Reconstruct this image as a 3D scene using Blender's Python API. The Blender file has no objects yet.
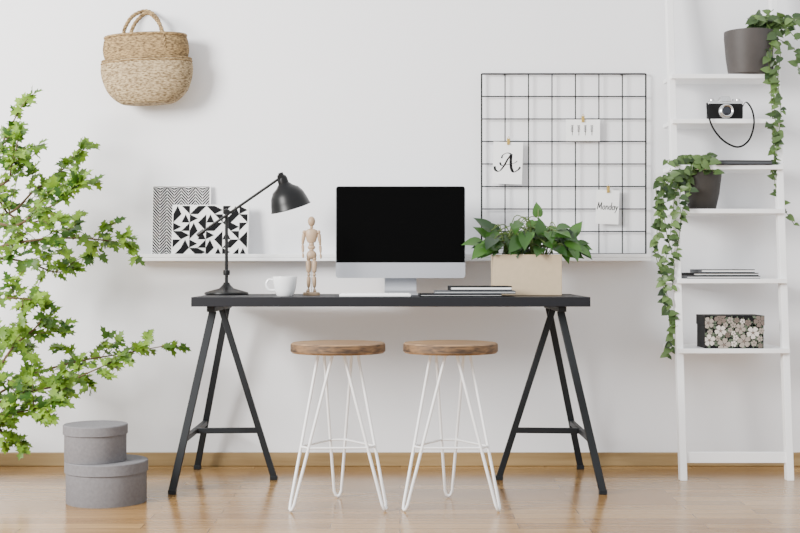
import bpy, bmesh, math, random
from mathutils import Vector, Matrix, Euler
random.seed(7)
R=random.Random(11)

# ---------- survey of the room: metres, wall plane y=0, camera 5.66 m in front ----------
CAMD=5.66; F=1315.0; H=0.857
def sc(y): return F/(y+CAMD)
def X(px,y): return (px-400)/sc(y)
def Z(py,y): return H-(py-266.5)/sc(y)
def W(px,py,y): return Vector((X(px,y),y,Z(py,y)))

# ---------- materials ----------
def srgb(r,g,b):
    def f(c):
        c/=255.0
        return c/12.92 if c<=.04045 else ((c+.055)/1.055)**2.4
    return (f(r),f(g),f(b),1)
def mat(name,col,rough=.5,metal=0,spec=.5,noise=None,bump=None):
    m=bpy.data.materials.new(name); m.use_nodes=True
    nt=m.node_tree; b=nt.nodes['Principled BSDF']
    b.inputs['Base Color'].default_value=col
    b.inputs['Roughness'].default_value=rough
    b.inputs['Metallic'].default_value=metal
    b.inputs['Specular IOR Level'].default_value=spec
    tc=nt.nodes.new('ShaderNodeTexCoord')
    if noise:
        scale,amt=noise
        n=nt.nodes.new('ShaderNodeTexNoise'); n.inputs['Scale'].default_value=scale; n.inputs['Detail'].default_value=4
        nt.links.new(tc.outputs['Object'],n.inputs['Vector'])
        r=nt.nodes.new('ShaderNodeValToRGB')
        r.color_ramp.elements[0].position=.3; r.color_ramp.elements[1].position=.7
        r.color_ramp.elements[0].color=tuple(c*(1-amt) for c in col[:3])+(1,)
        r.color_ramp.elements[1].color=tuple(min(1,c*(1+amt)) for c in col[:3])+(1,)
        nt.links.new(n.outputs['Fac'],r.inputs['Fac']); nt.links.new(r.outputs['Color'],b.inputs['Base Color'])
    if bump:
        scale,st=bump
        n=nt.nodes.new('ShaderNodeTexNoise'); n.inputs['Scale'].default_value=scale
        nt.links.new(tc.outputs['Object'],n.inputs['Vector'])
        bp=nt.nodes.new('ShaderNodeBump'); bp.inputs['Strength'].default_value=st; bp.inputs['Distance'].default_value=.002
        nt.links.new(n.outputs['Fac'],bp.inputs['Height']); nt.links.new(bp.outputs['Normal'],b.inputs['Normal'])
    return m
def wood(name,c1,c2,scale=(2,30,30),rough=.45):
    m=mat(name,c1,rough); nt=m.node_tree; b=nt.nodes['Principled BSDF']
    tc=nt.nodes.new('ShaderNodeTexCoord'); mp=nt.nodes.new('ShaderNodeMapping'); mp.inputs['Scale'].default_value=scale
    n=nt.nodes.new('ShaderNodeTexNoise'); n.inputs['Scale'].default_value=1.5; n.inputs['Detail'].default_value=6; n.inputs['Distortion'].default_value=.6
    r=nt.nodes.new('ShaderNodeValToRGB'); r.color_ramp.elements[0].position=.35; r.color_ramp.elements[1].position=.65
    r.color_ramp.elements[0].color=c1; r.color_ramp.elements[1].color=c2
    nt.links.new(tc.outputs['Object'],mp.inputs['Vector']); nt.links.new(mp.outputs['Vector'],n.inputs['Vector'])
    nt.links.new(n.outputs['Fac'],r.inputs['Fac']); nt.links.new(r.outputs['Color'],b.inputs['Base Color'])
    return m
def leafmat(name,c1,c2,trans=.35,rough=.45):
    m=bpy.data.materials.new(name); m.use_nodes=True; nt=m.node_tree
    b=nt.nodes['Principled BSDF']; out=nt.nodes['Material Output']
    g=nt.nodes.new('ShaderNodeNewGeometry'); r=nt.nodes.new('ShaderNodeValToRGB')
    r.color_ramp.elements[0].color=c1; r.color_ramp.elements[1].color=c2
    nt.links.new(g.outputs['Random Per Island'],r.inputs['Fac'])
    nt.links.new(r.outputs['Color'],b.inputs['Base Color']); b.inputs['Roughness'].default_value=rough
    t=nt.nodes.new('ShaderNodeBsdfTranslucent'); nt.links.new(r.outputs['Color'],t.inputs['Color'])
    mx=nt.nodes.new('ShaderNodeMixShader'); mx.inputs['Fac'].default_value=trans
    nt.links.new(b.outputs[0],mx.inputs[1]); nt.links.new(t.outputs[0],mx.inputs[2]); nt.links.new(mx.outputs[0],out.inputs['Surface'])
    return m

M={}
M['wall']=mat('wall_paint',(.865,.868,.885,1),.85,noise=(1.3,.012),bump=(60,.08))
M['white']=mat('white_lacquer',(.92,.92,.92,1),.4)
M['whitemetal']=mat('white_powder_coat',(.88,.88,.88,1),.35)
M['desk']=mat('dark_desktop',srgb(20,21,26),.5,spec=.28,noise=(40,.08))
M['steel']=mat('dark_steel',srgb(24,27,30),.5,spec=.3)
M['black']=mat('black_metal',srgb(8,8,9),.38,spec=.3)
M['blackmatte']=mat('black_matte',srgb(10,10,12),.7,spec=.25)
M['screen']=mat('black_glass',(.001,.001,.001,1),.25,spec=.04)
M['alu']=mat('aluminium',(.46,.47,.50,1),.35,metal=.55)
M['seat']=wood('seat_wood',srgb(104,78,52),srgb(160,126,88),(3,26,26))
M['seatedge']=wood('seat_edge_bark',srgb(54,38,24),srgb(122,92,60),(14,14,60),.7)
M['base']=wood('baseboard_oak',srgb(138,112,72),srgb(160,134,92),(1.2,20,20))
M['mann']=wood('pale_beech',srgb(150,126,100),srgb(178,152,124),(20,20,6))
M['ceramic']=mat('white_ceramic',(.85,.85,.85,1),.12)
M['felt']=mat('grey_board',srgb(108,106,108),.85,noise=(90,.10),bump=(300,.3))
M['pot']=mat('grey_clay',srgb(62,57,54),.6,noise=(20,.1))
M['potdark']=mat('dark_clay',srgb(44,39,34),.6,noise=(20,.15))
M['soil']=mat('soil',srgb(35,25,18),.95,bump=(120,1))
M['planter']=mat('beige_planter',srgb(190,170,140),.75,noise=(50,.04))
M['paper']=mat('paper',(.92,.92,.91,1),.8)
M['ink']=mat('ink',(.004,.004,.005,1),.8,spec=.2)
M['greyink']=mat('grey_ink',srgb(38,38,42),.8,spec=.2)
M['brass']=mat('brass_clip',srgb(190,160,90),.35,metal=.9)
M['wire']=mat('grid_wire',srgb(12,13,16),.5,spec=.3)
M['silver']=mat('camera_chrome',(.6,.6,.6,1),.25,metal=.9)
M['glass']=mat('lens_glass',(.01,.012,.02,1),.05)
M['greybook']=mat('grey_cover',srgb(74,76,80),.6)
M['stem']=mat('green_stem',srgb(80,100,42),.6)
M['bark']=mat('bark',srgb(80,64,40),.85,noise=(30,.25))
M['leaf_tree']=leafmat('tree_leaf',srgb(44,82,16),srgb(134,170,54),.40)
M['leaf_dark']=leafmat('pothos_leaf',srgb(18,46,16),srgb(66,108,38),.18,.36)
M['leaf_vine']=leafmat('vine_leaf',srgb(36,58,28),srgb(104,132,72),.22)
M['bulb']=mat('bulb_glass',(.9,.9,.88,1),.2)

def seagrass(name,c1,c2):
    m=mat(name,c1,.85); nt=m.node_tree; b=nt.nodes['Principled BSDF']
    tc=nt.nodes.new('ShaderNodeTexCoord'); mp=nt.nodes.new('ShaderNodeMapping'); mp.inputs['Scale'].default_value=(60,60,160)
    n=nt.nodes.new('ShaderNodeTexNoise'); n.inputs['Scale'].default_value=1.2; n.inputs['Detail'].default_value=3
    r=nt.nodes.new('ShaderNodeValToRGB'); r.color_ramp.elements[0].position=.35; r.color_ramp.elements[1].position=.65
    r.color_ramp.elements[0].color=c1; r.color_ramp.elements[1].color=c2
    nt.links.new(tc.outputs['Object'],mp.inputs['Vector']); nt.links.new(mp.outputs['Vector'],n.inputs['Vector'])
    nt.links.new(n.outputs['Fac'],r.inputs['Fac']); nt.links.new(r.outputs['Color'],b.inputs['Base Color'])
    return m
M['grass1']=seagrass('seagrass_tan',srgb(88,68,42),srgb(168,140,96))
M['grass2']=seagrass('seagrass_pale',srgb(108,88,60),srgb(190,168,130))

def floor_material():
    m=mat('oak_parquet',(.6,.4,.25,1),.2); nt=m.node_tree; b=nt.nodes['Principled BSDF']
    tc=nt.nodes.new('ShaderNodeTexCoord')
    br=nt.nodes.new('ShaderNodeTexBrick'); br.inputs['Scale'].default_value=1
    br.inputs['Brick Width'].default_value=.62; br.inputs['Row Height'].default_value=.085
    br.inputs['Mortar Size'].default_value=.0015; br.offset=.37; br.offset_frequency=2
    br.inputs['Color1'].default_value=srgb(176,140,90); br.inputs['Color2'].default_value=srgb(144,108,64)
    br.inputs['Mortar'].default_value=srgb(88,62,36)
    nt.links.new(tc.outputs['Object'],br.inputs['Vector'])
    mp=nt.nodes.new('ShaderNodeMapping'); mp.inputs['Scale'].default_value=(1.6,26,1)
    n=nt.nodes.new('ShaderNodeTexNoise'); n.inputs['Scale'].default_value=1.4; n.inputs['Detail'].default_value=6; n.inputs['Distortion'].default_value=.5
    nt.links.new(tc.outputs['Object'],mp.inputs['Vector']); nt.links.new(mp.outputs['Vector'],n.inputs['Vector'])
    r=nt.nodes.new('ShaderNodeValToRGB'); r.color_ramp.elements[0].position=.3; r.color_ramp.elements[1].position=.75
    r.color_ramp.elements[0].color=(.70,.66,.61,1); r.color_ramp.elements[1].color=(1,1,1,1)
    nt.links.new(n.outputs['Fac'],r.inputs['Fac'])
    mx=nt.nodes.new('ShaderNodeMix'); mx.data_type='RGBA'; mx.blend_type='MULTIPLY'; mx.inputs['Factor'].default_value=1
    nt.links.new(br.outputs['Color'],mx.inputs['A']); nt.links.new(r.outputs['Color'],mx.inputs['B'])
    nt.links.new(mx.outputs['Result'],b.inputs['Base Color'])
    b.inputs['Specular IOR Level'].default_value=.45
    return m
M['floor']=floor_material()

# ---------- mesh helpers ----------
COL=bpy.context.scene.collection
class MB:
    def __init__(s): s.v=[]; s.f=[]; s.m=[]
    def add(s,vs,fs,mi=0):
        o=len(s.v); s.v+= [tuple(v) for v in vs]; s.f+=[tuple(i+o for i in f) for f in fs]; s.m+=[mi]*len(fs)
    def box(s,x0,x1,y0,y1,z0,z1,mi=0,mtx=None):
        vs=[Vector((x,y,z)) for x in (x0,x1) for y in (y0,y1) for z in (z0,z1)]
        if mtx: vs=[mtx@v for v in vs]
        s.add(vs,[(0,1,3,2),(4,6,7,5),(0,4,5,1),(2,3,7,6),(0,2,6,4),(1,5,7,3)],mi)
    def lathe(s,prof,c=(0,0,0),segs=48,mi=0,mtx=None,fn=None):
        vs=[];fs=[];n=len(prof)
        for i in range(segs):
            a=2*math.pi*i/segs
            for j,(r,z) in enumerate(prof):
                rr=r+(fn(a,j,r,z) if fn else 0)
                v=Vector((rr*math.cos(a),rr*math.sin(a),z))
                if mtx: v=mtx@v
                vs.append(v+Vector(c))
        for i in range(segs):
            k=(i+1)%segs
            for j in range(n-1):
                fs.append((i*n+j,k*n+j,k*n+j+1,i*n+j+1))
        s.add(vs,fs,mi)
    def tube(s,pts,r,segs=8,mi=0,closed=False,sx=1,sy=1):
        pts=[Vector(p) for p in pts]; n=len(pts)
        rs=r if isinstance(r,(list,tuple)) else [r]*n
        vs=[];fs=[]; up=None
        for i,p in enumerate(pts):
            if closed: t=pts[(i+1)%n]-pts[i-1]
            else: t=pts[min(i+1,n-1)]-pts[max(i-1,0)]
            t.normalize()
            if up is None:
                up=Vector((0,0,1)) if abs(t.z)<.9 else Vector((0,1,0))
            u=(up-t*up.dot(t)).normalized(); w=t.cross(u); up=u
            for k in range(segs):
                a=2*math.pi*(k+.5)/segs
                vs.append(p+(u*math.cos(a)*sx+w*math.sin(a)*sy)*rs[i])
        m=n if closed else n-1
        for i in range(m):
            j=(i+1)%n
            for k in range(segs):
                l=(k+1)%segs
                fs.append((i*segs+k,i*segs+l,j*segs+l,j*segs+k))
        if not closed:
            fs.append(tuple(range(segs))[::-1]); fs.append(tuple((n-1)*segs+k for k in range(segs)))
        s.add(vs,fs,mi)
    def obj(s,name,mats,smooth=True,bevel=0,angle=35):
        me=bpy.data.meshes.new(name); me.from_pydata(s.v,[],s.f)
        for i,m in enumerate(s.m): me.polygons[i].material_index=m
        for m in mats: me.materials.append(m)
        bm=bmesh.new(); bm.from_mesh(me); bmesh.ops.remove_doubles(bm,verts=bm.verts,dist=1e-6)
        if smooth!='leaf': bmesh.ops.recalc_face_normals(bm,faces=bm.faces)
        bm.to_mesh(me); bm.free()
        if smooth:
            for p in me.polygons: p.use_smooth=True
            if smooth!='leaf': me.set_sharp_from_angle(angle=math.radians(angle))
        o=bpy.data.objects.new(name,me); COL.objects.link(o)
        if bevel:
            md=o.modifiers.new('bevel','BEVEL'); md.width=bevel; md.segments=3; md.limit_method='ANGLE'
        return o
def sp(pts,n=8,closed=False):
    pts=[Vector(p) for p in pts]; out=[]; N=len(pts)
    rng=N if closed else N-1
    for i in range(rng):
        if closed: a,b,c,d=pts[i-1],pts[i],pts[(i+1)%N],pts[(i+2)%N]
        else: a,b,c,d=pts[max(i-1,0)],pts[i],pts[i+1],pts[min(i+2,N-1)]
        for k in range(n):
            t=k/n
            out.append(.5*((2*b)+(c-a)*t+(2*a-5*b+4*c-d)*t*t+(3*b-a-3*c+d)*t**3))
    if not closed: out.append(pts[-1].copy())
    return out
def group(name,loc=(0,0,0),rot=(0,0,0)):
    e=bpy.data.objects.new(name,None); e.empty_display_size=.05
    e.location=loc; e.rotation_euler=rot; COL.objects.link(e); return e
def child(o,g,local=False):
    o.parent=g
    if not local:
        o.matrix_parent_inverse=(Matrix.Translation(g.location)@g.rotation_euler.to_matrix().to_4x4()).inverted()
    return o
def bx(name,x0,x1,y0,y1,z0,z1,m,g=None,bevel=.002,local=False):
    b=MB(); b.box(x0,x1,y0,y1,z0,z1); o=b.obj(name,[m],smooth=True,bevel=bevel)
    if g: child(o,g,local)
    return o

# ---------- leaves ----------
LOBED=[(0,0,0),(.12,.03,.04),(.40,.08,.16),(.27,.22,.24),(.47,.42,.36),(.26,.42,.46),(.15,.50,.54),(.27,.76,.68),(.11,.78,.82),(0,1,1)]
HEART=[(0,0,0),(.22,-.08,.05),(.38,.08,.2),(.41,.32,.38),(.30,.62,.62),(.13,.88,.86),(0,1.05,1.05)]
POTHOS=[(0,0,0),(.18,-.05,.04),(.32,.08,.16),(.37,.30,.34),(.31,.56,.56),(.19,.78,.78),(.07,.95,.93),(0,1.08,1.08)]
def leaf(mb,pos,d,nrm,size,tmpl,fold=.25,droop=.35,wid=1,mi=0):
    d=Vector(d).normalized(); nrm=Vector(nrm)
    nrm=(nrm-d*nrm.dot(d))
    if nrm.length<1e-3: nrm=d.orthogonal()
    nrm.normalize(); side=d.cross(nrm)
    vs=[];fs=[]
    def pt(x,y):
        z=fold*abs(x)-droop*y*y*.5
        return Vector(pos)+size*(side*x*wid+d*y+nrm*z)
    for (x,y,yc) in tmpl:
        vs+= [pt(0,yc),pt(x,y),pt(-x,y)]
    for i in range(len(tmpl)-1):
        a=i*3;b=a+3
        if i==0: fs+=[(a,b+1,b),(a,b,b+2)]
        elif i==len(tmpl)-2: fs+=[(a,a+1,b),(a,b,a+2)]
        else: fs+=[(a,a+1,b+1,b),(a,b,b+2,a+2)]
    mb.add(vs,fs,mi)
def rv(rr=R): return Vector((rr.uniform(-1,1),rr.uniform(-1,1),rr.uniform(-1,1)))

# =================== ROOM ===================
b=MB(); b.box(-4,3.6,0,.12,0,3.0); b.obj('wall_back',[M['wall']],smooth=False)
b=MB(); b.box(-4,3.6,-7.0,.12,-.05,0); b.obj('floor',[M['floor']],smooth=False)
bx('baseboard_back',-4,3.6,-.016,0,0,.058,M['base'],bevel=.003)

# =================== LEDGE ===================
g=group('picture_ledge',(-.04,-.05,.88))
lx0,lx1=X(131,-.11),X(651,-.11); lz=.880
bx('ledge_board',lx0,lx1,-.115,0,lz,lz+.014,M['white'],g)
bx('ledge_front_lip',lx0,lx1,-.115,-.103,lz+.0145,lz+.030,M['white'],g)
bx('ledge_back_rail',lx0,lx1,-.012,0,lz+.0145,lz+.030,M['white'],g)
ltop=lz+.0142

# =================== PATTERNED BOARDS ===================
def board(name,px0,px1,py0,yb,kind,lean):
    s=sc(yb); w=(px1-px0)/s; h=(252.5-py0)/s+.01
    g=group(name,(X((px0+px1)/2,yb),yb,ltop+.001),(-lean,0,0))
    child(bx('panel',-w/2,w/2,0,.010,0,h,M['paper'],bevel=.001),g,True)
    mb=MB(); m0=.005; x0,x1,z0,z1=-w/2+m0,w/2-m0,m0,h-m0; yy=-.0008
    if kind=='tri':
        nx,nz=9,6; cw=(x1-x0)/nx; ch=(z1-z0)/nz
        for j in range(nz):
            for i in range(nx):
                a=x0+i*cw; c=z0+j*ch
                q=[(a,c),(a+cw,c),(a+cw,c+ch),(a,c+ch),(a+cw/2,c+ch),(a,c+ch/2),(a+cw,c+ch/2)]
                k=((i*2+j*3)//2+ (i//2))%5
                t={0:(0,1,2),1:(0,2,3),2:(0,1,4),3:(1,2,3),4:(0,3,6)}[k]
                mb.add([(q[k][0],yy,q[k][1]) for k in t],[(0,1,2)])
        o=mb.obj('triangle_print',[M['ink']],smooth=False)
    else:
        n=8; cw=(x1-x0)/n; per=.0135; sl=1.1
        for i in range(n):
            a=x0+i*cw; up=1 if i%2 else -1
            z=z0-.04
            while z<z1+.04:
                za,zb=(z,z+cw*sl) if up>0 else (z+cw*sl,z)
                th=per*.68
                cl=lambda v:min(max(v,z0),z1)
                q=[(a+.0004,cl(za)),(a+cw-.0004,cl(zb)),(a+cw-.0004,cl(zb+th)),(a+.0004,cl(za+th))]
                if max(p[1] for p in q)-min(p[1] for p in q)>.001:
                    mb.add([(p[0],yy,p[1]) for p in q],[(0,1,2,3)])
                z+=per
        o=mb.obj('herringbone_print',[M['greyink']],smooth=False)
    child(o,g,True)
board('herringbone_picture',151,210,182,-.052,'her',.085)
board('triangle_picture',171,248,201,-.1015,'tri',.16)

# =================== WIRE GRID ===================
g=group('wire_grid_board',(X(563,-.02),-.02,Z(165,-.02)))
gx0,gx1=X(481.5,-.02),X(645.5,-.02); gz1=Z(74,-.02); gz0=Z(254,-.02)
mb=MB()
for i in range(8):
    x=gx0+(gx1-gx0)*i/7; r=.0038 if i in(0,7) else .0027
    mb.tube([(x,-.027,gz0),(x,-.027,gz1)],r,8)
for j in range(9):
    z=gz0+(gz1-gz0)*j/8; r=.0038 if j in(0,8) else .0027
    mb.tube([(gx0,-.022,z),(gx1,-.022,z)],r,8)
for x in (gx0+.1,gx1-.1):
    mb.tube([(x,-.022,gz1),(x,-.0005,gz1)],.004,8)
child(mb.obj('wires',[M['wire']]),g)

def ribbon(mb,pts,y,w,mn=.28):
    pts=sp([(p[0],0,p[1]) for p in pts],8); n=len(pts); vs=[];fs=[]
    for i,p in enumerate(pts):
        t=(pts[min(i+1,n-1)]-pts[max(i-1,0)]).normalized(); ang=math.atan2(t.z,t.x)
        ww=w*(mn+(1-mn)*abs(math.sin(ang-.35))**1.5)
        nx=Vector((-t.z,0,t.x))*ww
        vs+=[(p.x+nx.x,y,p.z+nx.z),(p.x-nx.x,y,p.z-nx.z)]
    for i in range(n-1): fs.append((2*i,2*i+1,2*i+3,2*i+2))
    mb.add(vs,fs)
def card(name,px0,px1,py0,py1,rot=0):
    y=-.0335; cx,cz=X((px0+px1)/2,y),Z((py0+py1)/2,y); w=(px1-px0)/sc(y); h=(py1-py0)/sc(y)
    g=group(name,(cx,y,cz),(0,rot,0))
    child(bx('paper_sheet',-w/2,w/2,0,.0015,-h/2,h/2,M['paper'],bevel=0),g,True)
    m=MB(); m.box(-.006,.006,-.006,.008,h/2-.012,h/2+.014); m.tube([(-.006,-.004,h/2+.012),(0,-.004,h/2+.024),(.006,-.004,h/2+.012)],.0015,6)
    child(m.obj('clip',[M['brass']],bevel=.001),g,True)
    return g,w,h
g,w,h=card('letter_card',493,522.5,142,184,.03)
mb=MB(); k=.078
def A(pts,wd=.0050): ribbon(mb,[((x-.5)*k*1.15,(z-.5)*k) for x,z in pts],-.0008,wd)
A([(-.12,.3),(-.08,.1),(.1,.04),(.3,.3),(.5,.72),(.66,1.0)])
A([(.66,1.0),(.64,.6),(.68,.2),(.8,.02),(1.0,.14),(1.1,.3)],.0060)
A([(.12,.52),(.22,.36),(.5,.42),(.8,.5),(.95,.62)],.0038)
A([(.66,1.0),(.45,1.05),(.25,.92),(.2,.75)],.0038)
child(mb.obj('calligraphy_a',[M['ink']],smooth=False),g,True)
g,w,h=card('drawing_card',566,600,119.5,141,0)
mb=MB()
for cx in (-.046,-.018,.010,.038):
    ribbon(mb,[(cx,-.022),(cx+.001,.022)],-.0008,.0012)
    for q in range(5):
        zz=-.008+q*.006
        ribbon(mb,[(cx,zz),(cx-.006,zz+.006)],-.0008,.001); ribbon(mb,[(cx,zz),(cx+.006,zz+.006)],-.0008,.001)
child(mb.obj('feather_sketch',[M['greyink']],smooth=False),g,True)
g,w,h=card('monday_card',596,619,190,224,.04)
# hand-lettered word
mb=MB(); ux,uz=.0140,.0165; sh=.12
def L(ox,pts): ribbon(mb,[((ox+x+sh*z-3.15)*ux,(z-.7)*uz) for x,z in pts],-.0008,.0017,.6)
circ=[(.33+.33*math.cos(a*math.pi/4),.5+.5*math.sin(a*math.pi/4)) for a in range(9)]
L(0,[(0,0),(.2,1.9)]);L(0,[(.2,1.9),(.62,.4)]);L(0,[(.62,.4),(1.1,1.9)]);L(0,[(1.1,1.9),(1.2,0)])
L(1.62,circ)
L(2.62,[(0,1.05),(0,0)]);L(2.62,[(0,.6),(.28,1.0),(.55,.8),(.58,0)])
L(3.52,circ);L(3.52,[(.68,1.9),(.68,0)])
L(4.54,circ);L(4.54,[(.68,1.0),(.70,0)])
L(5.56,[(0,1.0),(.3,.1)]);L(5.56,[(.66,1.0),(.28,-.1),(-.05,-.8)])
child(mb.obj('monday_lettering',[M['ink']],smooth=False),g,True)

# =================== DESK ===================
g=group('trestle_desk',(-.036,-.4,.7)); DT=.742
dx0,dx1=X(191,-.72),X(590.5,-.72)
bx('desktop',dx0,dx1,-.72,-.125,DT-.036,DT,M['desk'],g,bevel=.002)
def bar(mb,a,b,w=.028,d=.018):
    a=Vector(a);b=Vector(b); t=(b-a).normalized()
    u=Vector((1,0,0)); u=(u-t*u.dot(t))
    if u.length<.1: u=Vector((0,0,1))
    u.normalize(); v=t.cross(u)
    vs=[p+u*w/2*i+v*d/2*j for p in(a,b) for i,j in((-1,-1),(1,-1),(1,1),(-1,1))]
    mb.add(vs,[(0,1,2,3),(7,6,5,4),(0,4,5,1),(1,5,6,2),(2,6,7,3),(3,7,4,0)])
def trestle(tag,xt,xo,xi):
    mb=MB(); zt=DT-.037
    bar(mb,(xt,-.66,zt-.011),(xt,-.15,zt-.011),.03,.02)
    T0=Vector((xt,-.60,zt-.02));T1=Vector((xt,-.19,zt-.02));T2=Vector((xt+(xi-xt)*.03,-.395,zt-.02))
    F0=Vector((xo,-.715,.012));F1=Vector((xo,-.10,.012));F2=Vector((xi,-.38,.012))
    bar(mb,T0,F0);bar(mb,T1,F1,.026);bar(mb,T2,F2,.024)
    k=.72
    a=T0.lerp(F0,k);b2=T1.lerp(F1,k);c=T2.lerp(F2,k)
    bar(mb,a,b2,.02,.02); bar(mb,(a+b2)/2,c,.022,.018)
    for p in (F0,F1,F2): mb.box(p.x-.015,p.x+.015,p.y-.012,p.y+.012,0,.018)
    child(mb.obj('trestle_'+tag,[M['steel']],smooth=True,bevel=.002),g)
trestle('left',-.72,X(172,-.72),X(274,-.37))
trestle('right',.618,X(603,-.72),X(499,-.37))

# =================== COMPUTER ===================
yc=-.27; s=sc(yc); cx=X(400.5,yc)
g=group('desktop_computer',(cx,yc,DT))
w=129.5/s; zt=Z(186,yc); zb=Z(278,yc); zc=Z(262.5,yc)
def rrect(x0,x1,z0,z1,r,n=6,low=True,up=True):
    out=[]
    for (cx_,cz_,a0,rr) in ((x1-r,z1-r,0,up),(x0+r,z1-r,90,up),(x0+r,z0+r,180,low),(x1-r,z0+r,270,low)):
        if rr:
            for k in range(n+1):
                a=math.radians(a0+90*k/n); out.append((cx_+r*math.cos(a),cz_+r*math.sin(a)))
        else:
            out.append((x1 if a0 in(0,270) else x0, z1 if a0 in(0,90) else z0))
    return out
def prism(name,outl,y0,y1,m,g,bevel=0,off=0):
    n=len(outl); mb=MB()
    mb.add([(p[0],y0,p[1]) for p in outl]+[(p[0],y1,p[1]) for p in outl],[tuple(range(n)),tuple(range(n,2*n))[::-1]]+[(i,(i+1)%n,n+(i+1)%n,n+i) for i in range(n)])
    return child(mb.obj(name,[m],bevel=bevel),g)
prism('aluminium_body',rrect(cx-w/2,cx+w/2,zb,zt,.012),yc,yc+.012,M['alu'],g)
prism('back_bulge',rrect(cx-w*.36,cx+w*.36,zb+.05,zt-.05,.05),yc+.012,yc+.035,M['alu'],g,bevel=.008)
prism('glass_panel',rrect(cx-w/2+.002,cx+w/2-.002,zc,zt-.002,.010,low=False),yc-.0015,yc+.001,M['screen'],g)
mb=MB(); hw=.066
prof=[(yc+.03,zb+.06),(yc+.055,zb+.02),(yc+.062,DT+.03),(yc+.055,DT+.008),(yc+.04,DT+.004)]
prof=sp([(0,a,b_) for a,b_ in prof],5)
vs=[];fs=[]
for i,p in enumerate(prof):
    for x in(-hw,hw):
        vs+=[(cx+x,p.y,p.z),(cx+x,p.y+.005,p.z)]
for i in range(len(prof)-1):
    a=i*4;c=a+4
    fs+=[(a,a+2,c+2,c),(a+1,c+1,c+3,a+3),(a,c,c+1,a+1),(a+2,a+3,c+3,c+2)]
mb.add(vs,fs); mb.box(cx-hw-.004,cx+hw+.004,yc-.085,yc+.065,DT,DT+.006)
child(mb.obj('stand_foot',[M['alu']],bevel=.001),g)
# keyboard
yk=-.60; kx0,kx1=X(340,yk),X(411,yk)
g=group('keyboard',((kx0+kx1)/2,yk,DT))
bx('keyboard_base',kx0,kx1,yk-.06,yk+.06,DT,DT+.010,M['white'],g,bevel=.003)
mb=MB()
for r_ in range(5):
    n=13
    for c_ in range(n):
        kw=(kx1-kx0-.012)/n; x=kx0+.006+c_*kw; y=yk-.054+r_*.0216
        mb.box(x+.001,x+kw-.001,y+.001,y+.0195,DT+.010,DT+.0125)
child(mb.obj('keys',[M['white']],bevel=.0006),g)

# =================== NOTEBOOKS ===================
def books(name,items,z,page='paper',ct=.0036):
    cxm=sum((i[0]+i[1])/2 for i in items)/len(items)
    g=group(name,(cxm,(items[0][2]+items[0][3])/2,z))
    for n,(x0,x1,y0,y1,t,cm,rot) in enumerate(items):
        mb=MB(); c=Vector(((x0+x1)/2,(y0+y1)/2,0)); mt=Matrix.Translation(c)@Matrix.Rotation(rot,4,'Z')@Matrix.Translation(-c)
        mb.box(x0,x1,y0,y1,z,z+ct,0,mt); mb.box(x0,x1,y0,y1,z+t-ct,z+t,0,mt)
        mb.box(x0+.002,x1-.002,y0+.003,y1-.003,z+ct,z+t-ct,1,mt)
        mb.box(x0,x0+.0018,y0,y1,z+ct,z+t-ct,0,mt)
        child(mb.obj('book_%d'%(n+1),[cm,M[page]],bevel=.0004),g); z+=t+.0003
    return g
yb=-.55
books('notebook_stack',[(X(419,yb),X(499,yb),-.67,-.47,.011,M['blackmatte'],.02),(X(434,yb),X(514,yb),-.655,-.46,.011,M['greybook'],-.03),(X(449,yb),X(510,yb),-.62,-.46,.017,M['blackmatte'],.03)],DT,ct=.0042)

# =================== DESK PLANT ===================
yp=-.33; g=group('potted_pothos',(X(528,yp),yp,DT))
x0,x1=X(493.5,yp-.07),X(562,yp-.07); h=.163
mb=MB(); y0_,y1_=yp-.07,yp+.07; t=.008
mb.box(x0,x1,y0_,y0_+t,DT,DT+h);mb.box(x0,x1,y1_-t,y1_,DT,DT+h);mb.box(x0,x0+t,y0_+t,y1_-t,DT,DT+h);mb.box(x1-t,x1,y0_+t,y1_-t,DT,DT+h);mb.box(x0+t,x1-t,y0_+t,y1_-t,DT,DT+.01)
child(mb.obj('planter_box',[M['planter']],bevel=.002),g)
bx('soil',x0+t,x1-t,y0_+t,y1_-t,DT+.01,DT+h-.02,M['soil'],g,bevel=0)
mb=MB(); st=MB(); rr=random.Random(8)
cxp=(x0+x1)/2; ztop=DT+h-.02
for i in range(88):
    bx_=rr.uniform(x0+.03,x1-.03); by=rr.uniform(yp-.045,yp+.045)
    u=rr.uniform(-1,1); fwd=rr.uniform(-1,.35)
    tx=cxp+.012+u*.190+rr.uniform(-.015,.015); ty=yp+fwd*.09
    hz=(.125-.085*abs(u)**1.8)*rr.uniform(.05,1.0)+.010
    if i%9==0: hz+=.03
    tz=DT+h+hz
    p0=Vector((bx_,by,ztop)); p2=Vector((tx,ty,tz)); p1=Vector((bx_*.6+tx*.4,by*.6+ty*.4,tz+.02))
    st.tube(sp([p0,p1,p2],5),.0020,5)
    d=Vector((u*1.0+rr.uniform(-.6,.6),-.45+fwd*.3,rr.uniform(-.95,.2)))
    if i%9==0: d=Vector((u*.8-.2,-.1,.9))
    if hz<.05 and abs(u)<.5: d.z=-abs(d.z)*.3
    leaf(mb,p2,d,Vector((rr.uniform(-.45,.45),-.75,.75)),rr.uniform(.052,.080),POTHOS,.25,.45,1.05)
child(mb.obj('foliage',[M['leaf_dark']],smooth='leaf'),g); child(st.obj('stems',[M['stem']]),g)

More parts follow.
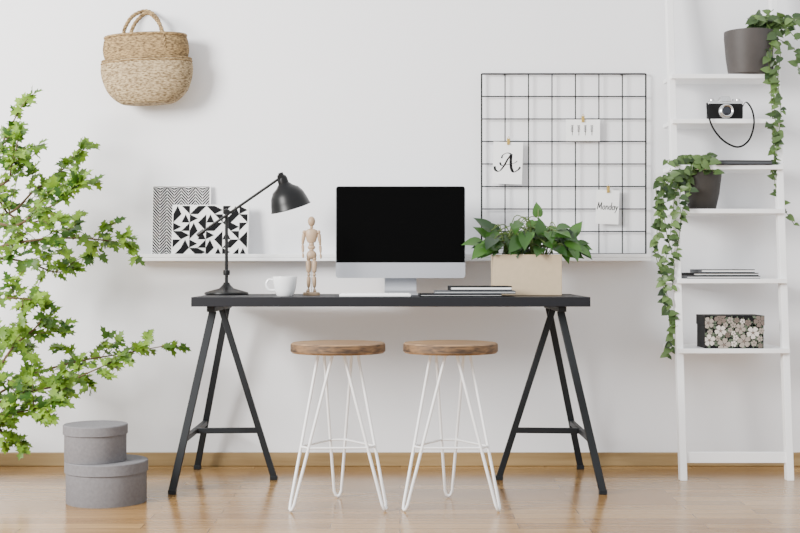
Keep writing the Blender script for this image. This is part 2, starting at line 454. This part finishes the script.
# =================== DESK LAMP ===================
yl=-.30; s=sc(yl); g=group('desk_lamp',(X(226.5,yl),yl,DT)); lx=X(226.5,yl)
mb=MB()
mb.lathe([(0,0),(.088,0),(.09,.004),(.088,.010),(.060,.018),(.030,.026),(.016,.040),(.011,.050),(0,.05)],(lx,yl,DT),48)
child(mb.obj('weighted_base',[M['black']]),g)
mb=MB(); zj=Z(212,yl)
mb.tube([(lx,yl,DT+.045),(lx,yl,zj+.012)],.0068,12)
mb.lathe([(0,-.012),(.013,-.010),(.014,0),(.013,.010),(0,.012)],(lx,yl,DT+.09),20)
mb.lathe([(0,-.016),(.011,-.016),(.013,-.01),(.013,.01),(.011,.016),(0,.016)],(lx,yl,zj),20,mtx=Matrix.Rotation(math.pi/2,4,'X'))
child(mb.obj('upright_stem',[M['black']]),g)
pa=W(198,235,yl-.02); pb=W(280,178,yl-.02)
mb=MB(); mb.tube([pa,pb],.0055,10); dv=(pb-pa).normalized()
mb.tube([pa-dv*.004,pa+dv*.03],[.008,.010],10)
mb.tube([W(228,212,yl-.032),W(228,212,yl+.02)],.010,12)
mb.tube([W(280,177,yl-.04),W(280,177,yl+.005)],.012,12)
child(mb.obj('swing_arm',[M['black']]),g)
hc=W(282,178,yl-.02); tilt=Matrix.Translation(hc)@Matrix.Rotation(math.radians(-16),4,'Y')@Matrix.Rotation(math.radians(9),4,'X')
prof=[(0,.024),(.010,.022),(.011,.012),(.017,.008),(.021,-.002),(.022,-.022),(.034,-.036),(.054,-.050),(.068,-.072),(.076,-.098),(.081,-.122),(.084,-.127),(.079,-.125),(.074,-.099),(.066,-.074),(.052,-.053),(.02,-.040),(0,-.038)]
mb=MB(); mb.lathe(prof,(0,0,0),48,mtx=tilt); child(mb.obj('bell_shade',[M['black']]),g)
mb=MB(); mb.lathe([(0,-.036),(.014,-.04),(.015,-.062),(.026,-.085),(.030,-.105),(.022,-.126),(0,-.135)],(0,0,0),24,mtx=tilt); child(mb.obj('light_bulb',[M['bulb']]),g)

# =================== MUG ===================
ym=-.52; mx=X(285,ym); g=group('coffee_mug',(mx,ym,DT))
mb=MB(); mb.lathe([(0,0),(.030,0),(.033,.003),(.040,.02),(.046,.05),(.0485,.073),(.048,.0755),(.0455,.074),(.043,.05),(.036,.02),(.028,.008),(0,.007)],(mx,ym,DT),48)
child(mb.obj('cup_body',[M['ceramic']]),g)
mb=MB(); mb.tube(sp([(mx-.046,ym,DT+.062),(mx-.064,ym,DT+.063),(mx-.073,ym,DT+.045),(mx-.062,ym,DT+.024),(mx-.040,ym,DT+.022)],6),.0048,10)
child(mb.obj('handle',[M['ceramic']]),g)

# =================== MANNEQUIN ===================
yn=-.42; nx=X(311.5,yn); g=group('wooden_artist_mannequin',(nx,yn,DT)); K=.315
def seg(mb,a,b,r0,r1,rm=None):
    a=Vector(a)*K;b=Vector(b)*K; n=9; pts=[];rs=[]
    for i in range(n):
        t=i/(n-1); pts.append(a.lerp(b,t)); e=math.sqrt(max(.0,1-(2*t-1)**8))*.92+.08
        base=r0+(r1-r0)*t
        if rm: base=base+(rm-(r0+r1)/2)*math.sin(math.pi*t)
        rs.append(base*K*e)
    mb.tube(pts,rs,14)
def ball(mb,c,r,sz=1):
    c=Vector(c)*K; mb.lathe([(r*K*math.sin(math.pi*i/10),-r*K*sz*math.cos(math.pi*i/10)) for i in range(11)],c,16)
mb=MB(); mb.lathe([(0,0),(.034,0),(.035,.003),(.034,.010),(.031,.013),(0,.013)],(0,0,0),40)
child(mb.obj('base_disc',[M['mann']]),g,True)
mb=MB(); mb.tube([(0,.012,.012),(0,.012,.5*K)],.0018,8); child(mb.obj('support_rod',[M['silver']]),g,True)
mb=MB()
ball(mb,(.0,0,.935),.047,1.38); seg(mb,(0,0,.85),(0,0,.885),.018,.018)
ball(mb,(0,0,.862),.022)
def torso(mb,prof,sy):
    mb.lathe([(r*K,z*K) for r,z in prof],(0,0,0),24,mtx=Matrix.Diagonal((1,sy,1,1)))
torso(mb,[(0,.845),(.030,.842),(.070,.825),(.080,.80),(.076,.75),(.060,.69),(.048,.668),(0,.66)],.62)
ball(mb,(0,0,.645),.034); torso(mb,[(0,.635),(.038,.63),(.048,.615),(.048,.60),(.038,.585),(0,.58)],.7)
ball(mb,(0,0,.572),.030); torso(mb,[(0,.565),(.04,.56),(.06,.535),(.066,.50),(.056,.475),(.03,.462),(0,.46)],.65)
for sg in(-1,1):
    ball(mb,(sg*.036,0,.462),.028)
    seg(mb,(sg*.036,0,.455),(sg*.035,-.008,.275),.032,.023,.034); ball(mb,(sg*.035,-.006,.262),.022)
    seg(mb,(sg*.035,-.004,.25),(sg*.037,.006,.085),.023,.015,.026); ball(mb,(sg*.037,.006,.075),.015)
    seg(mb,(sg*.037,.02,.058),(sg*.050,-.075,.052),.018,.014,.022)
    ball(mb,(sg*.090,0,.80),.025)
    if sg<0: e=(-.112,.01,.655); hnd=(-.104,-.05,.535)
    else: e=(.108,.0,.65); hnd=(.118,-.045,.53)
    seg(mb,(sg*.093,0,.79),e,.022,.017,.022); ball(mb,e,.017)
    e=Vector(e);hnd=Vector(hnd); dd=(hnd-e).normalized()
    seg(mb,e+dd*.012,hnd,.017,.012,.018); ball(mb,hnd+dd*.008,.011)
    seg(mb,hnd+dd*.012,hnd+dd*.075,.013,.008,.014)
child(mb.obj('jointed_figure',[M['mann']]),g,True)

# =================== BASKET ===================
yw=-.115; g=group('seagrass_basket',(X(148,yw),yw,Z(70,yw))); s=sc(yw)
cxb=X(148.5,yw)
def bprof(pts,n):
    q=sp([(r,0,z) for r,z in pts],n); return [(p.x,p.z) for p in q]
z=lambda py: Z(py,yw)-Z(105,yw)
up=bprof([(38.0/s,z(62)),(41/s,z(58)),(42.5/s,z(50)),(41.5/s,z(42)),(40/s,z(37))],8)
inn=bprof([(38.5/s,z(37)),(40/s,z(45)),(40/s,z(60))],6)
lo=bprof([(.001,z(103)),(20/s,z(104.5)),(30/s,z(101)),(39/s,z(92)),(44/s,z(80)),(45.5/s,z(70)),(44.5/s,z(62)),(42/s,z(59.5))],7)
flat=Matrix.Rotation(math.radians(-2.5),4,'Y')@Matrix.Diagonal((1,.55,1,1))
wv=lambda a,j,r,zz:(.0032*math.sin(a*44+math.pi*(j%2)) if r>.02 else 0)
cb=(cxb,yw,Z(105,yw))
mb=MB(); mb.lathe(up,cb,176,mtx=flat,fn=wv); mb.lathe(inn,cb,88,mtx=flat)
child(mb.obj('upper_weave',[M['grass1']],angle=80),g)
mb=MB(); mb.lathe(lo,cb,176,mtx=flat,fn=wv); child(mb.obj('belly_weave',[M['grass2']],angle=80),g)
mb=MB(); ring=[Vector(cb)+flat@Vector((40.3/s*math.cos(a*math.pi/24),40.3/s*math.sin(a*math.pi/24),z(37))) for a in range(48)]
mb.tube(ring,.0065,8,closed=True)
for k in range(2):
    ring=[Vector(cb)+flat@Vector(((44.5+k*.6)/s*math.cos(a*math.pi/24),(44.5+k*.6)/s*math.sin(a*math.pi/24),z(60.5+k*2.5))) for a in range(48)]
    mb.tube(ring,.004,6,closed=True)
def braid(pts,r):
    c=sp(pts,10)
    for ph in (0,2.09,4.19):
        q=[]
        for i,p in enumerate(c):
            t=(c[min(i+1,len(c)-1)]-c[max(i-1,0)]).normalized(); u=Vector((0,1,0)); v=t.cross(u).normalized()
            a=i*.75+ph; q.append(p+(u*math.cos(a)+v*math.sin(a))*r*.6)
        mb.tube(q,r*.62,6)
yfr=yw-.55*38/s
braid([W(127,50,yfr+.008),W(130,36,yfr+.014),W(136,22,yw-.04),W(147,13,yw-.01),W(157,20,yw-.03),W(163,33,yfr+.014),W(165,48,yfr+.008)],.0075)
braid([W(123,40,yw+.05),W(125,28,yw+.05),W(133,16,yw+.07),W(146,11,yw+.09),W(156,17,yw+.07),W(161,28,yw+.05),W(162,40,yw+.05)],.0075)
child(mb.obj('rim_and_handles',[M['grass1']],angle=80),g)
mb=MB(); mb.tube([W(147,13,-.0005),W(147,13,-.10)],.003,8); mb.tube([W(147,13,-.10),W(147,10.5,-.105)],.003,8)
child(mb.obj('wall_hook',[M['brass']]),g)

# =================== LADDER SHELF ===================
g=group('ladder_shelf',(1.35,-.25,0))
def ry(zz): return -.385+.285*zz/2.06
def rlx(zz): return 1.135
def rrx(zz): return 1.562+.006*zz
mb=MB()
for fx in(rlx,rrx):
    a=Vector((fx(0),ry(0),0));b_=Vector((fx(2.06),ry(2.06),2.06)); w_=.014; d_=.02
    vs=[p+Vector((i*w_,j*d_,0)) for p in(a,b_) for i,j in((-1,-1),(1,-1),(1,1),(-1,1))]
    mb.add(vs,[(3,2,1,0),(4,5,6,7),(0,1,5,4),(1,2,6,5),(2,3,7,6),(3,0,4,7)])
child(mb.obj('side_rails',[M['white']],bevel=.002),g)
SH={}
for n,py in enumerate((351,281,211,167,121,76)):
    zz=1.0
    for _ in range(6):
        yf=ry(zz)-.045; zz=Z(py,yf)
    SH[py]=(zz+.009,yf)
    bx('shelf_%d'%(n+1),rlx(zz)-.008,rrx(zz)+.008,yf,-.022,zz-.010,zz+.009,M['white'],g)
zz=Z(457.5,ry(.05)); bx('foot_rail',rlx(zz),rrx(zz),ry(zz)-.008,ry(zz)+.010,zz-.022,zz+.022,M['white'],g)

# books on ladder
zs,yf=SH[281]; ym_=yf+.06
books('magazine_stack',[(X(684,ym_),X(757,ym_),yf+.01,-.05,.012,M['greybook'],0),(X(690,ym_),X(755,ym_),yf+.015,-.06,.012,M['blackmatte'],.03),(X(700,ym_),X(753,ym_),yf+.02,-.06,.014,M['greybook'],-.03)],zs)
zs,yf=SH[167]; ym_=yf+.05
books('black_notebook',[(X(712,ym_),X(768,ym_),yf-.01,-.06,.018,M['blackmatte'],.04)],zs,'greybook')
# floral box
zs,yf=SH[351]; fy=yf+.015; g=group('floral_storage_box',(X(733,fy),fy+.09,zs))
x0,x1=X(704.5,fy),X(764.5,fy); hh=(350-317)/sc(fy); fd=.15
bx('box_body',x0+.003,x1-.003,fy,fy+fd,zs,zs+hh-.04,M['blackmatte'],g); bx('box_lid',x0,x1,fy-.003,fy+fd+.003,zs+hh-.04,zs+hh,M['blackmatte'],g)
M['petal']=mat('petal_print',srgb(158,148,138),.8); M['petal2']=mat('petal_pale_print',srgb(210,202,194),.8); M['leafprint']=mat('leaf_print',srgb(88,100,82),.8); M['petal3']=mat('petal_dusty_print',srgb(112,100,92),.8)
mb=MB(); rr=random.Random(3)
pts=[]
for tr in range(2500):
    big=len(pts)<9
    fx=rr.uniform(x0+.012,x1-.012); fz=rr.uniform(zs+.012,zs+hh-.012)
    r_=rr.uniform(.022,.029) if big else rr.uniform(.010,.016)
    if all((fx-a)**2+(fz-c)**2>((r_+q)*.88)**2 for a,c,q in pts): pts.append((fx,fz,r_))
cz_=lambda v:min(max(v,zs+.001),zs+hh-.001)
cx_=lambda v:min(max(v,x0+.001),x1-.001)
for fi,(fx,fz,r_) in enumerate(pts):
    a0=rr.random()*6; pm=(2,0,0,3)[fi%4]
    for k in range(5):
        a=a0+k*math.pi/2.5; ca,sa=math.cos(a),math.sin(a)
        q=[]
        for (u,v) in ((.12,0),(.42,.30),(.82,.36),(1.0,.12),(.9,0),(1.0,-.12),(.82,-.36),(.42,-.30)):
            q.append((cx_(fx+r_*(u*ca-v*sa)),fy-.0042-k*2e-5-fi*1e-5,cz_(fz+r_*(u*sa+v*ca))))
        mb.add(q,[tuple(range(8))],pm)
    mb.add([(fx+r_*.2*math.cos(t*math.pi/4),fy-.0054,fz+r_*.2*math.sin(t*math.pi/4)) for t in range(8)],[tuple(range(8))],3)
    for k in range(5):
        a=a0+.5+k*1.26; dx,dz=math.cos(a),math.sin(a); l=r_*1.5; b0=r_*.26
        q=[(fx+dx*r_*.6,fz+dz*r_*.6),(fx+dx*l*.75-dz*b0,fz+dz*l*.75+dx*b0),(fx+dx*l,fz+dz*l),(fx+dx*l*.75+dz*b0,fz+dz*l*.75-dx*b0)]
        mb.add([(cx_(p[0]),fy-.0036,cz_(p[1])) for p in q],[(0,1,2,3)],1)
child(mb.obj('floral_print',[M['petal'],M['leafprint'],M['petal2'],M['petal3']],smooth=False),g)

# camera
zs,yf=SH[121]; yk=yf+.05; g=group('vintage_film_camera',(X(726,yk),yk,zs))
x0,x1=X(707.5,yk),X(742,yk); hh=.092
prism('leather_body',[(x,z_) for x,z_ in rrect(x0,x1,zs+.001,zs+hh*.74,.010)],yk-.018,yk+.02,M['blackmatte'],g,bevel=.003)
prism('chrome_top',rrect(x0+.001,x1-.001,zs+hh*.70,zs+hh*.86,.006),yk-.017,yk+.019,M['silver'],g,bevel=.002)
cxm=(x0+x1)/2-.002
prism('viewfinder_hump',[(cxm-.028,zs+hh*.8),(cxm+.028,zs+hh*.8),(cxm+.018,zs+hh*1.06),(cxm-.018,zs+hh*1.06)],yk-.019,yk+.015,M['silver'],g,bevel=.003)
mb=MB(); rx=Matrix.Rotation(math.radians(90),4,'X')
mb.lathe([(.0,0),(.030,0),(.030,.012),(.027,.013),(.027,.030),(.024,.032),(.019,.028)],(cxm,yk-.018,zs+.034),36,mtx=rx)
child(mb.obj('lens_barrel',[M['silver']]),g)
mb=MB(); mb.lathe([(0,.028),(.010,.027),(.0195,.0245),(.0195,.02),(0,.02)],(cxm,yk-.018,zs+.034),30,mtx=rx); child(mb.obj('lens_element',[M['glass']]),g)
mb=MB()
for xx,rw in((x0+.018,.010),(x1-.018,.011),(x1-.036,.005)):
    mb.lathe([(0,0),(rw,0),(rw,.008),(rw*.8,.010),(0,.010)],(xx,yk,zs+hh*.85),20)
child(mb.obj('dials',[M['silver']]),g)
mb=MB(); ys=yf-.012
mb.tube(sp([(x0,yk,zs+.05),W(707,103,yk-.03),W(708,113,ys),W(713,128,ys-.002),W(724,141,ys-.004),W(738,147,ys-.004),W(749,140,ys-.004),W(754,124,ys-.002),W(752,110,ys),W(746,102,yk-.03),(x1,yk,zs+.05)],6),.0024,6,sx=.6,sy=1.6)
child(mb.obj('neck_strap',[M['blackmatte']]),g)

# ladder pots + vines
def vine(mb,st,pts,dens,size,rr,tmpl=HEART,fold=.25):
    c=sp(pts,10); st.tube(c,.0016,5)
    L=0
    for i in range(1,len(c)):
        seg_=c[i]-c[i-1]; L+=seg_.length
        while L>dens:
            L-=dens; side=1 if rr.random()<.5 else -1
            out=Vector((side*rr.uniform(.4,1),rr.uniform(-.9,.1),rr.uniform(-.9,.4)))
            leaf(mb,c[i]+rv(rr)*.004,out,Vector((rr.uniform(-.5,.5),-1,rr.uniform(.1,.9))),size*rr.uniform(.6,1.2),tmpl,fold,.4)
def pot(g,c,r0,r1,h,m):
    mb=MB(); mb.lathe([(0,0),(r0*.9,0),(r0,.006),(r0+(r1-r0)*.6,h*.4),(r1,h*.85),(r1*1.0,h),(r1*.93,h),(r1*.9,h*.8),(0,h*.8)],c,48)
    child(mb.obj('pot',[m]),g)
zs,yf=SH[76]; yp=-.135; c=(X(749,yp),yp,zs+.0005)
g=group('potted_vine',c); pot(g,c,.085,.103,.185,M['pot'])
mb=MB();st=MB();rr=random.Random(21)
top=Vector((c[0],c[1],c[2]+.155)); yv=yf-.02
for i in range(26):
    ex=rr.uniform(-.02,.20); ez=rr.uniform(-.06,.06) if ex>.08 else rr.uniform(.02,.08)
    q=top+Vector((ex,rr.uniform(-.10,.03),.03+ez))
    vine(mb,st,[top+Vector((rr.uniform(-.03,.06),rr.uniform(-.04,.03),0)),top+Vector((ex*.6,-.02,.075)),q],.03,.042,rr)
T=lambda a,b_,y=None: W(a,b_,yv if y is None else y)
for k,path in enumerate([[T(765,28,-.15),T(772,45),T(770,70),T(776,95),T(772,125),T(775,158)],
    [T(768,30,-.15),T(780,48),T(778,80),T(781,112),T(778,140)],
    [T(772,35,-.15),T(795,50),T(797,62),T(800,75)],
    [T(776,130),T(774,165),T(777,195),T(786,212),T(794,224)],
    [T(765,30,-.15),T(768,55),T(771,90),T(774,150),T(776,178)]]):
    vine(mb,st,path,.024,.036,rr)
child(mb.obj('foliage',[M['leaf_vine']],smooth='leaf'),g); child(st.obj('stems',[M['stem']]),g)
zs,yf=SH[211]; yp=-.165; c=(X(702,yp),yp,zs+.0005)
g=group('potted_trailing_plant',c); pot(g,c,.058,.080,.168,M['potdark'])
mb=MB();st=MB();rr=random.Random(9); yv=yf-.02
top=Vector((c[0],c[1],c[2]+.145))
for i in range(54):
    ex=rr.uniform(-.165,.03); q=top+Vector((ex,rr.uniform(-.12,.02),.025+rr.uniform(-.02,.045)-abs(min(0,ex+.03))*rr.uniform(0,1.2)))
    vine(mb,st,[top+Vector((rr.uniform(-.05,.04),rr.uniform(-.04,.03),0)),top+Vector((ex*.5,-.03,.065)),q],.026,.038,rr)
for path in [[(685,168,-.2),(668,178),(660,205),(657,235),(660,265),(668,300),(671,330),(668,356)],
    [(685,170,-.2),(676,190),(672,220),(668,250),(662,275),(668,310),(672,350)],
    [(682,168,-.2),(664,190),(666,230),(674,262),(672,290)],
    [(688,170,-.2),(680,195),(681,222),(676,255)],
    [(682,168,-.2),(662,180),(656,190),(661,222),(655,250),(664,280)],
    [(686,170,-.2),(690,190),(684,205),(680,225)]]:
    vine(mb,st,[T(*p) for p in path],.021,.036,rr)
child(mb.obj('foliage',[M['leaf_vine']],smooth='leaf'),g); child(st.obj('stems',[M['stem']]),g)

# =================== STOOLS ===================
def stool(px,rot):
    D0=4.69; y=D0-CAMD; cx=X(px,y); r=.169; zt=.586
    g=group('stool',(cx,y,0),(0,0,rot))
    mb=MB(); prof=[(0,zt),(r-.006,zt),(r-.001,zt-.004),(r,zt-.01),(r,zt-.030),(r-.005,zt-.036),(0,zt-.036)]
    mb.lathe(prof,(0,0,0),72)
    o=mb.obj('round_seat',[M['seat'],M['seatedge']])
    for p in o.data.polygons:
        if abs(p.normal.z)<.5: p.material_index=1
    child(o,g,True)
    mb=MB()
    R0=.190; feet=[]
    for k in range(3):
        a=math.radians(-90+60+120*k); rad=Vector((math.cos(a),math.sin(a),0)); tan=Vector((-rad.y,rad.x,0))
        zt2=zt-.04; hw_=.050
        top1=rad*.052+tan*hw_+Vector((0,0,zt2)); top2=rad*.052-tan*hw_+Vector((0,0,zt2))
        ft=rad*R0+Vector((0,0,.006))
        c=[top1, top1.lerp(ft+tan*.012,.96), ft+tan*.008+Vector((0,0,.004)), ft, ft-tan*.008+Vector((0,0,.004)), top2.lerp(ft-tan*.012,.96), top2]
        mb.tube(c,.0056,8)
        mb.tube([top1,top2],.0056,8)
        mb.box(-.025,.025,-.06,.06,zt2-.002,zt2+.004,0,Matrix.Rotation(a,4,'Z')@Matrix.Translation((.055,0,0)))
        tt=.60; feet.append((top1.lerp(ft+tan*.012,tt),top2.lerp(ft-tan*.012,tt)))
    for k in range(3):
        mb.tube([feet[k][0],feet[(k+1)%3][1]],.0042,8)
        mb.tube([feet[k][0],feet[k][1]],.0042,8)
    child(mb.obj('hairpin_legs',[M['whitemetal']],angle=50),g,True)
stool(338,math.radians(3)); stool(450.5,0)

# =================== ROUND BOXES ===================
def rbox(cx,cy,z0,r,h,lid):
    g=group('round_storage_box',(cx,cy,z0))
    mb=MB(); mb.lathe([(0,0),(r-.003,0),(r-.002,.002),(r-.002,h-.006),(0,h-.006)],(0,0,0),72)
    child(mb.obj('box_drum',[M['felt']]),g,True)
    mb=MB(); mb.lathe([(r-.0015,h-lid),(r+.003,h-lid),(r+.003,h-.003),(r,h),(0,h)],(0,0,0),72)
    child(mb.obj('lid',[M['felt']]),g,True)
yb=-.86; s=sc(yb)
rbox(X(106.5,yb),yb,0,40.2/s,.152,.040)
yb2=-.875; rbox(X(95.5,yb2),yb2,.1525,31/sc(yb2),.132,.034)

# =================== TREE ===================
pc=Vector((-1.90,-.55,0)); g=group('potted_maple_tree',pc)
pot(g,pc,.13,.17,.30,M['pot'])
mb=MB();st=MB();rr=random.Random(14)
tr=sp([pc+Vector((0,0,.22)),pc+Vector((.03,.01,.5)),pc+Vector((.02,0,.8)),pc+Vector((.07,0,1.15))],8)
st.tube(tr,[.020-.009*i/(len(tr)-1) for i in range(len(tr))],10)
def B(px,py,y=-.55): return W(px,py,y)
tA=tr[10]; tB=tr[16]; tC=tr[-1]
branches=[
 [tC,B(-12,170,-.5),B(6,135,-.45),B(23,104,-.45)],
 [tC,B(0,185,-.6),B(12,165,-.6),B(18,140,-.65)],
 [tC,B(0,215,-.5),B(35,190,-.45),B(60,172,-.4),B(80,148,-.4)],
 [tC,B(5,225,-.7),B(38,212,-.75),B(62,200,-.75),B(76,184,-.75)],
 [tB,B(-10,250,-.6),B(35,240,-.65),B(75,238,-.6),B(102,240,-.55),B(130,244,-.5)],
 [tB,B(-10,260,-.5),B(25,262,-.4),B(55,272,-.35),B(74,268,-.35)],
 [tB,B(-20,300,-.7),B(12,298,-.75),B(34,300,-.75)],
 [tA,B(-20,380,-.6),B(15,345,-.6),B(38,325,-.6),B(46,306,-.6)],
 [tA,B(-20,395,-.5),B(30,375,-.45),B(75,362,-.4),B(120,354,-.4),B(164,346,-.4)],
 [tA,B(-20,400,-.6),B(25,392,-.6),B(60,385,-.6),B(90,372,-.6),B(112,362,-.6)],
 [tA,B(-20,410,-.7),B(15,412,-.7),B(40,407,-.7),B(54,400,-.7)],
 [tA,B(-25,425,-.6),B(0,430,-.6),B(5,442,-.6)],
 [tB,B(-15,200,-.45),B(10,215,-.4),B(32,222,-.4),B(50,218,-.4)],
 [tA,B(-20,350,-.45),B(5,340,-.4),B(24,348,-.4)],
]
def lf(p,d):
    leaf(mb,p,d,Vector((rr.uniform(-.6,.6),-.7,.9)),rr.uniform(.034,.060),LOBED,.2,.4)
for bi,br in enumerate(branches):
    c=sp(br,10); n=len(c)
    st.tube(c,[.0055*(1-.8*i/n)+.0008 for i in range(n)],7,mi=0)
    for i in range(8,n):
        if c[i].x<-1.72: continue
        t=(c[i]-c[i-1]).normalized(); far=i/n
        if rr.random()<.5: lf(c[i]+rv(rr)*.01,t*rr.uniform(.2,1)+rv(rr)*.9)
        if i%3==0 and i<n-2:
            L=rr.uniform(.08,.20)*(1.1-.6*far); sd=rv(rr); sd.z+=.2; d=(t*.6+sd).normalized()
            if (c[i]+d*L).y>-.2: d.y=-abs(d.y)
            tw=sp([c[i],c[i]+d*L*.5+Vector((0,0,.008)),c[i]+d*L],4); st.tube(tw,.0014,5)
            for p in tw[2:]:
                lf(p+rv(rr)*.004,d*.6+rv(rr)*.9)
            lf(tw[-1],d+rv(rr)*.4)
    for q in range(3): lf(c[-1],(c[-1]-c[-3]).normalized()+rv(rr)*.6)
child(mb.obj('foliage',[M['leaf_tree']],smooth='leaf'),g); child(st.obj('branches',[M['bark']]),g)

# =================== LIGHT ===================
w=bpy.data.worlds.new('soft_daylight'); bpy.context.scene.world=w; w.use_nodes=True
bg=w.node_tree.nodes['Background']; bg.inputs['Color'].default_value=(.95,.972,1,1); bg.inputs['Strength'].default_value=1.6
def area(name,loc,target,sx,sy,e,col):
    l=bpy.data.lights.new(name,'AREA'); l.shape='RECTANGLE'; l.size=sx; l.size_y=sy; l.energy=e; l.color=col
    o=bpy.data.objects.new(name,l); COL.objects.link(o); o.location=loc
    o.rotation_euler=(Vector(target)-Vector(loc)).to_track_quat('-Z','Y').to_euler()
area('window_light',(-3.4,-3.6,2.3),(.6,-.3,.9),1.5,1.5,480,(1,.985,.965))

# =================== CAMERA ===================
cd=bpy.data.cameras.new('camera'); co=bpy.data.objects.new('camera',cd); COL.objects.link(co)
co.location=(0,-CAMD,H); co.rotation_euler=(math.radians(90),0,0)
cd.sensor_width=36; cd.lens=F*36/800; cd.clip_start=.05; cd.clip_end=50
bpy.context.scene.camera=co
